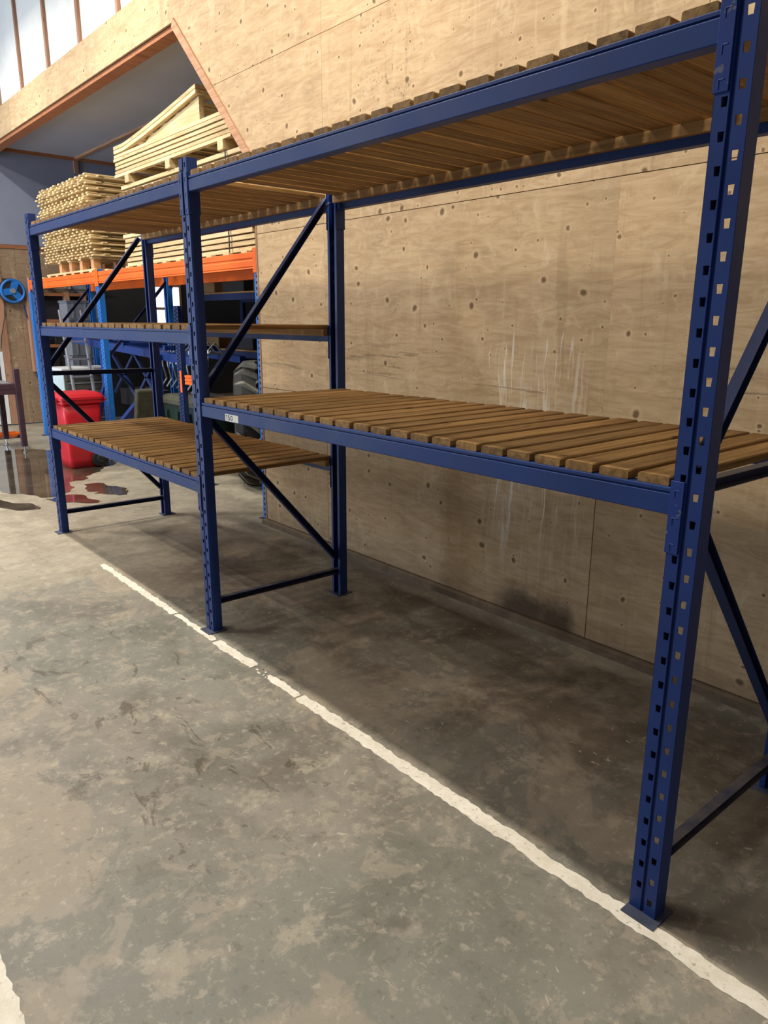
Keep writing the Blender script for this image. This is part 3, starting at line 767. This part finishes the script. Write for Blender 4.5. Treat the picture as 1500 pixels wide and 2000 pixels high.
# ------------------------------------------------------------------ pigeonhole shelf on the end wall
ph = empty('wall_shelf', (XE + .001, 1.93, 0)); tag(ph, 'timber framed wall shelf with dark pigeonholes on the end wall', 'shelf')
MB().box(0, .02, 0, .95, .95, 2.22).build('back_panel', 'dark', ph)
for yy in (0, .62, .90): MB().box(.02, .16, yy, yy + .075, .90, 2.22).build('post', 'frame_wood_z', ph)
for z in (.90, 1.30, 1.72, 2.16): MB().box(.02, .155, .076, .95, z, z + .05).build('shelf_board', 'frame_wood_y', ph)
for i, (yy, z, wy, hz) in enumerate(((.12, 1.355, .20, .17), (.40, 1.355, .16, .22), (.14, .955, .3, .15), (.72, 1.775, .12, .2))):
    o = bevel(MB().box(XE + .03, XE + .12, 1.93 + yy, 1.93 + yy + wy, z, z + hz).build('tool_case', 'black'), .006)
    tag(o, ['black case on the middle shelf of the pigeonhole unit, left one', 'taller black case on the middle shelf of the pigeonhole unit', 'flat black case on the lowest pigeonhole shelf', 'narrow black case in the right column of the pigeonhole unit'][i], 'case')
pg = empty('air_line', (XE + .05, 2.05, 2.27)); tag(pg, 'grey air pipe with brass and chrome fittings above the pigeonhole shelf', 'pipe')
MB().tube([(.03, 0, 0), (.03, 1.3, 0)], .016, 8).build('pipe', 'cabinet', pg)
for yy in (.28, .62):
    MB().lathe([(.015, -.06), (.03, -.05), (.035, 0), (.03, .05), (.015, .06)], (.06, yy, .06), (0, 0, 1), 12).build('regulator', 'chrome', pg)
    MB().lathe([(.01, 0), (.035, 0), (.035, .015), (.01, .015)], (.085, yy - .1, .07), (1, 0, 0), 14).build('gauge', 'white_paint', pg)
    MB().box(.0, .03, yy - .02, yy + .02, -.06, .12).build('clip', 'chrome', pg)

# ------------------------------------------------------------------ brown steel bench frame at the left edge
bf = empty('steel_bench', (-4.35, .90, 0)); tag(bf, 'purple-brown welded steel bench frame at the left edge beside the puddle', 'bench')
def leg(x, y, z1=1.13):
    l = bevel(MB().box(x - .035, x + .035, y - .035, y + .035, .09, z1).build('leg', 'brownsteel', bf), .004)
    MB().lathe([(.012, 0), (.03, .0), (.03, .012), (.012, .02), (.012, .09)], (x, y, .004), (0, 0, 1), 10).build('levelling_foot', 'chrome', l)
for (x, y) in ((0, 0), (0, -1.5), (-.85, -.02), (-.85, -1.5)): leg(x, y)
for (z) in (.90, .83):
    MB().box(-.025, .025, -1.465, -.035, z - .033, z + .033).build('rail', 'brownsteel', bf)
MB().box(-.875, -.825, -1.465, -.055, .80, .93).build('rail', 'brownsteel', bf)
for y in (-.02, -1.5): MB().box(-.815, -.035, y - .025, y + .025, .80, .93).build('rail', 'brownsteel', bf)
MB().box(-.80, -.03, -1.45, -.06, .935, .945).build('tray', 'alu', bf)
oj = empty('floor_jack', (-5.85, 1.05, 0)); tag(oj, 'flat orange steel jack lying on the floor behind the bench leg', 'jack')
bevel(MB().box(-.06, .06, -.20, .20, .02, .085).build('body', 'orange', oj), .01)
MB().box(-.03, .03, -.16, .12, .086, .10).build('lever_plate', 'orange', oj)
for yy in (-.15, .15):
    for xx in (-.075, .062): MB().lathe([(.005, 0), (.026, 0), (.026, .013), (.005, .013)], (xx, yy, .0275), (1, 0, 0), 12).build('wheel', 'black', oj)

# ------------------------------------------------------------------ blue field implement with spring tines
im = empty('field_implement', (-3.9, 2.35, 0)); tag(im, 'dark blue farm implement with lattice braces and curved steel tines under the orange rack', 'farm machine')
P = lambda x, y, z: (x + 3.9, y - 2.35, z)
MB().bar(P(-5.72, 2.06, 1.49), P(-1.75, 2.2, 1.30), .10, .10, (0, 1, 0)).build('main_beam', 'machine_blue', im)
MB().bar(P(-5.6, 2.75, 1.45), P(-1.75, 2.85, 1.30), .08, .08, (0, 1, 0)).build('rear_beam', 'machine_blue', im)
for x in (-5.0, -3.6, -2.3): MB().bar(P(x, 2.08, 1.44), P(x, 2.8, 1.42), .06, .06, (0, 0, 1)).build('cross_member', 'machine_blue', im)
for x in (-4.35, -2.5):
    MB().bar(P(x, 2.08, 1.35), P(x, 2.08, .12), .07, .07, (0, 1, 0)).build('leg', 'machine_blue', im)
    MB().box(x + 3.9 - .12, x + 3.9 + .12, 2.0 - 2.35, 2.16 - 2.35, .0, .12).build('skid', 'machine_blue', im)
for (a, b) in (((-4.3, 1.30), (-3.55, .75)), ((-3.55, 1.30), (-4.3, .75)), ((-3.5, 1.32), (-2.8, .75)), ((-2.8, 1.3), (-3.5, .75))):
    MB().bar(P(a[0], 2.2, a[1]), P(b[0], 2.2, b[1]), .04, .04, (0, 1, 0)).build('lattice_brace', 'dark_blue', im)
MB().bar(P(-4.9, 2.05, .10), P(-4.2, 2.06, .98), .07, .05, (0, 1, 0)).build('strut', 'machine_blue', im)
for i in range(3):
    MB().bar(P(-4.25 + .1 * i, 2.02 + .04 * i, .12), P(-3.14 + .02 * i, 2.02 + .04 * i, .70 + .02 * i), .05, .05, (0, 1, 0)).build('drawbar', 'machine_blue', im)
for i in range(9):
    x = -2.86 + .15 * i - (.05 if i > 4 else 0); z = 1.25 - (.0 if i < 5 else .04)
    pts = [P(x, 2.55, z + .16), P(x, 2.40, z + .20), P(x + .02, 2.28, z + .10), P(x + .02, 2.30, z - .06), P(x - .03, 2.36, z - .22), P(x - .06, 2.30, z - .32)]
    MB().tube(pts, .014, 6).build('tine', 'alu', im)
for i in range(7):
    x = -2.82 + .17 * i
    MB().tube([P(x, 2.62, 1.36), P(x, 2.50, 1.50), P(x + .03, 2.40, 1.42), P(x + .03, 2.38, 1.22)], .012, 6).build('tine', 'alu', im)
MB().lathe([(.03, -.10), (.20, -.10), (.26, -.06), (.26, .06), (.20, .10), (.03, .10)], P(-3.6, 2.78, .30), (0, 1, 0), 24).build('ground_wheel', 'black', im)
MB().box(-.75, .1, .05, .45, .55, .78).build('seed_box', 'dark', im)
rm = empty('red_mower', (-3.66, 2.24, 0)); tag(rm, 'low red machine deck on black wheels beside the blue struts', 'machine')
bevel(MB().box(-.45, .45, -.02, .28, .16, .30).build('deck', 'red', rm), .03, 2)
bevel(MB().box(-.2, .2, .02, .24, .301, .44).build('engine', 'dark', rm), .03, 2)
for x in (-.34, .34):
    MB().lathe([(.02, 0), (.13, 0), (.14, .02), (.14, .06), (.13, .08), (.02, .08)], (x, -.105, .142), (0, 1, 0), 18).build('wheel', 'black', rm)

# ------------------------------------------------------------------ green container with leaning slab
gc = empty('green_container', (-1.95, 2.05, 0)); tag(gc, 'dark green storage box in shadow under the orange beams', 'container')
MB().loft([rr(0, .3, .85, .5, .004), rr(0, .3, .95, .58, .78)]).build('body', 'green', gc)
MB().loft([rr(0, .3, 1.02, .64, .781, .04), rr(0, .3, 1.02, .64, .83, .04), rr(0, .3, .9, .52, .88, .04)]).build('lid', 'stone', gc)
for x in (-.3, 0, .3): MB().box(x - .02, x + .02, -.02, .03, .1, .7).build('rib', 'green', gc)
sl = bevel(MB().box(-.05, .05, -.12, .12, 0, .95).build('leaning_slab', 'stone'), .02, 2); sl.location = (-2.66, 1.86, .02); sl.rotation_euler = (0, R(14), 0)
tag(sl, 'mossy slab leaning against the dark green box', 'slab')

# ------------------------------------------------------------------ tractor tyre with lugs
ty = empty('tractor_tyre', (-.60, 2.34, .675), R(-30)); ty.scale = (1.03, 1.03, 1.03); tag(ty, 'big dusty tractor tyre with chevron lugs by the plywood edge', 'tyre')
prof = [(.36, -.20), (.46, -.235), (.56, -.22), (.605, -.15), (.615, 0), (.605, .15), (.56, .22), (.46, .235), (.36, .20), (.34, 0)]
n = 48; rings = []
for i in range(n):
    a = 2 * math.pi * i / n; rings.append([(r_ * math.cos(a), h_, r_ * math.sin(a)) for r_, h_ in prof])
MB().loft(rings + [rings[0]], True, False).build('carcass', 'black', ty)
for i in range(40):
    a0 = 2 * math.pi * i / 40; s_ = 1 if i % 2 else -1; k = 7; rings = []
    for j in range(k + 1):
        u = j / k; a = a0 + u * .30; hh = s_ * (-.01 + .235 * u); rt = .603 - (.10 * max(0, u - .6) / .4); ht = .060 * (1 - .2 * u); dw = .034
        rings.append([(rt * math.cos(a - dw), hh, rt * math.sin(a - dw)), (rt * math.cos(a + dw), hh, rt * math.sin(a + dw)),
                      ((rt + ht) * math.cos(a + dw * .75), hh, (rt + ht) * math.sin(a + dw * .75)), ((rt + ht) * math.cos(a - dw * .75), hh, (rt + ht) * math.sin(a - dw * .75))])
    MB().loft(rings).build('lug', 'tyre', ty)
MB().lathe([(.05, -.03), (.34, -.03), (.36, -.12), (.365, -.12), (.365, .12), (.36, .12), (.34, .03), (.05, .03)], (0, 0, 0), (0, 1, 0), 28).build('rim', 'dark', ty)

# ------------------------------------------------------------------ deeper shelving in the dark store
br_ = empty('pallet_rack', (0, 0, 0)); tag(br_, 'dark blue rack deep in the store behind the orange beams', 'rack')
for (X, Y) in ((-2.05, 1.72), (-2.05, 2.9), (-4.6, 3.6), (-1.6, 3.6), (-4.6, 4.5), (-1.6, 4.5)):
    if Y < 3: continue
    o = solid(link('upright', ud, None, br_)); o.location = (X, Y, 0.0)
for Y in (3.6, 4.5):
    for z in (.5, 1.25, 2.05): MB().box(-4.55, -1.65, Y, Y + .05, z, z + .09).build('beam', 'dark_blue', br_)
for z in (.591, 1.341, 2.141): MB().box(-4.5, -1.7, 3.6, 4.54, z, z + .02).build('shelf_board', 'batten', br_)
for i, (x, z, wx, hz, mt, lab) in enumerate(((-4.2, 2.162, .5, .22, 'card', 'cardboard box at the far end of the dark store shelf'), (-3.4, 2.162, .6, .16, 'dark', 'long black box on the upper dark store shelf'),
        (-2.6, 2.162, .45, .24, 'card', 'cardboard box near the middle of the upper dark store shelf'), (-2.0, 2.162, .4, .2, 'white_paint', 'white carton at the near end of the upper store shelf'),
        (-2.2, 1.362, .5, .24, 'grey_plastic', 'grey tub on the middle shelf of the dark store'), (-3.2, 1.362, .6, .2, 'dark', 'black box on the middle shelf of the dark store'), (-4.1, 1.362, .4, .25, 'card', 'brown carton on the middle shelf near the window'))):
    o = bevel(MB().box(x - wx/2, x + wx/2, 3.68, 4.1, z, z + hz).build('storage_box', mt), .008); tag(o, lab, 'box')
# dark post with orange connector standing in front of it
ps = empty('rack_frame', (-1.44, 1.86, 0)); tag(ps, 'perforated dark blue post with an orange connector plate beside the green box', 'rack post')
o = solid(link('upright', ud, None, ps)); o.scale = (1.3, 1, .80)
link('base_plate', plate_me, None, ps)
MB().box(.012, .055, -.008, -.003, .98, 1.22).build('connector', 'orange', ps)
sb = empty('barrier_stand', (-1.0, 1.84, 0)); tag(sb, 'short orange beam end on a blue post in front of the tractor tyre', 'stand')
MB().extr([(0, 1.08), (.05, 1.08), (.05, 1.18), (0, 1.18), (0, 1.155), (.006, 1.15), (.006, 1.142), (0, 1.137), (0, 1.118), (.006, 1.113), (.006, 1.105), (0, 1.10)], 0, -.28, .22).build('beam', 'orange', sb)
MB().box(.06, .12, .0, .05, .004, 1.079).build('post', 'bright_blue', sb)
MB().box(.0, .18, -.06, .11, 0, .004).build('base_plate', 'plate', sb)
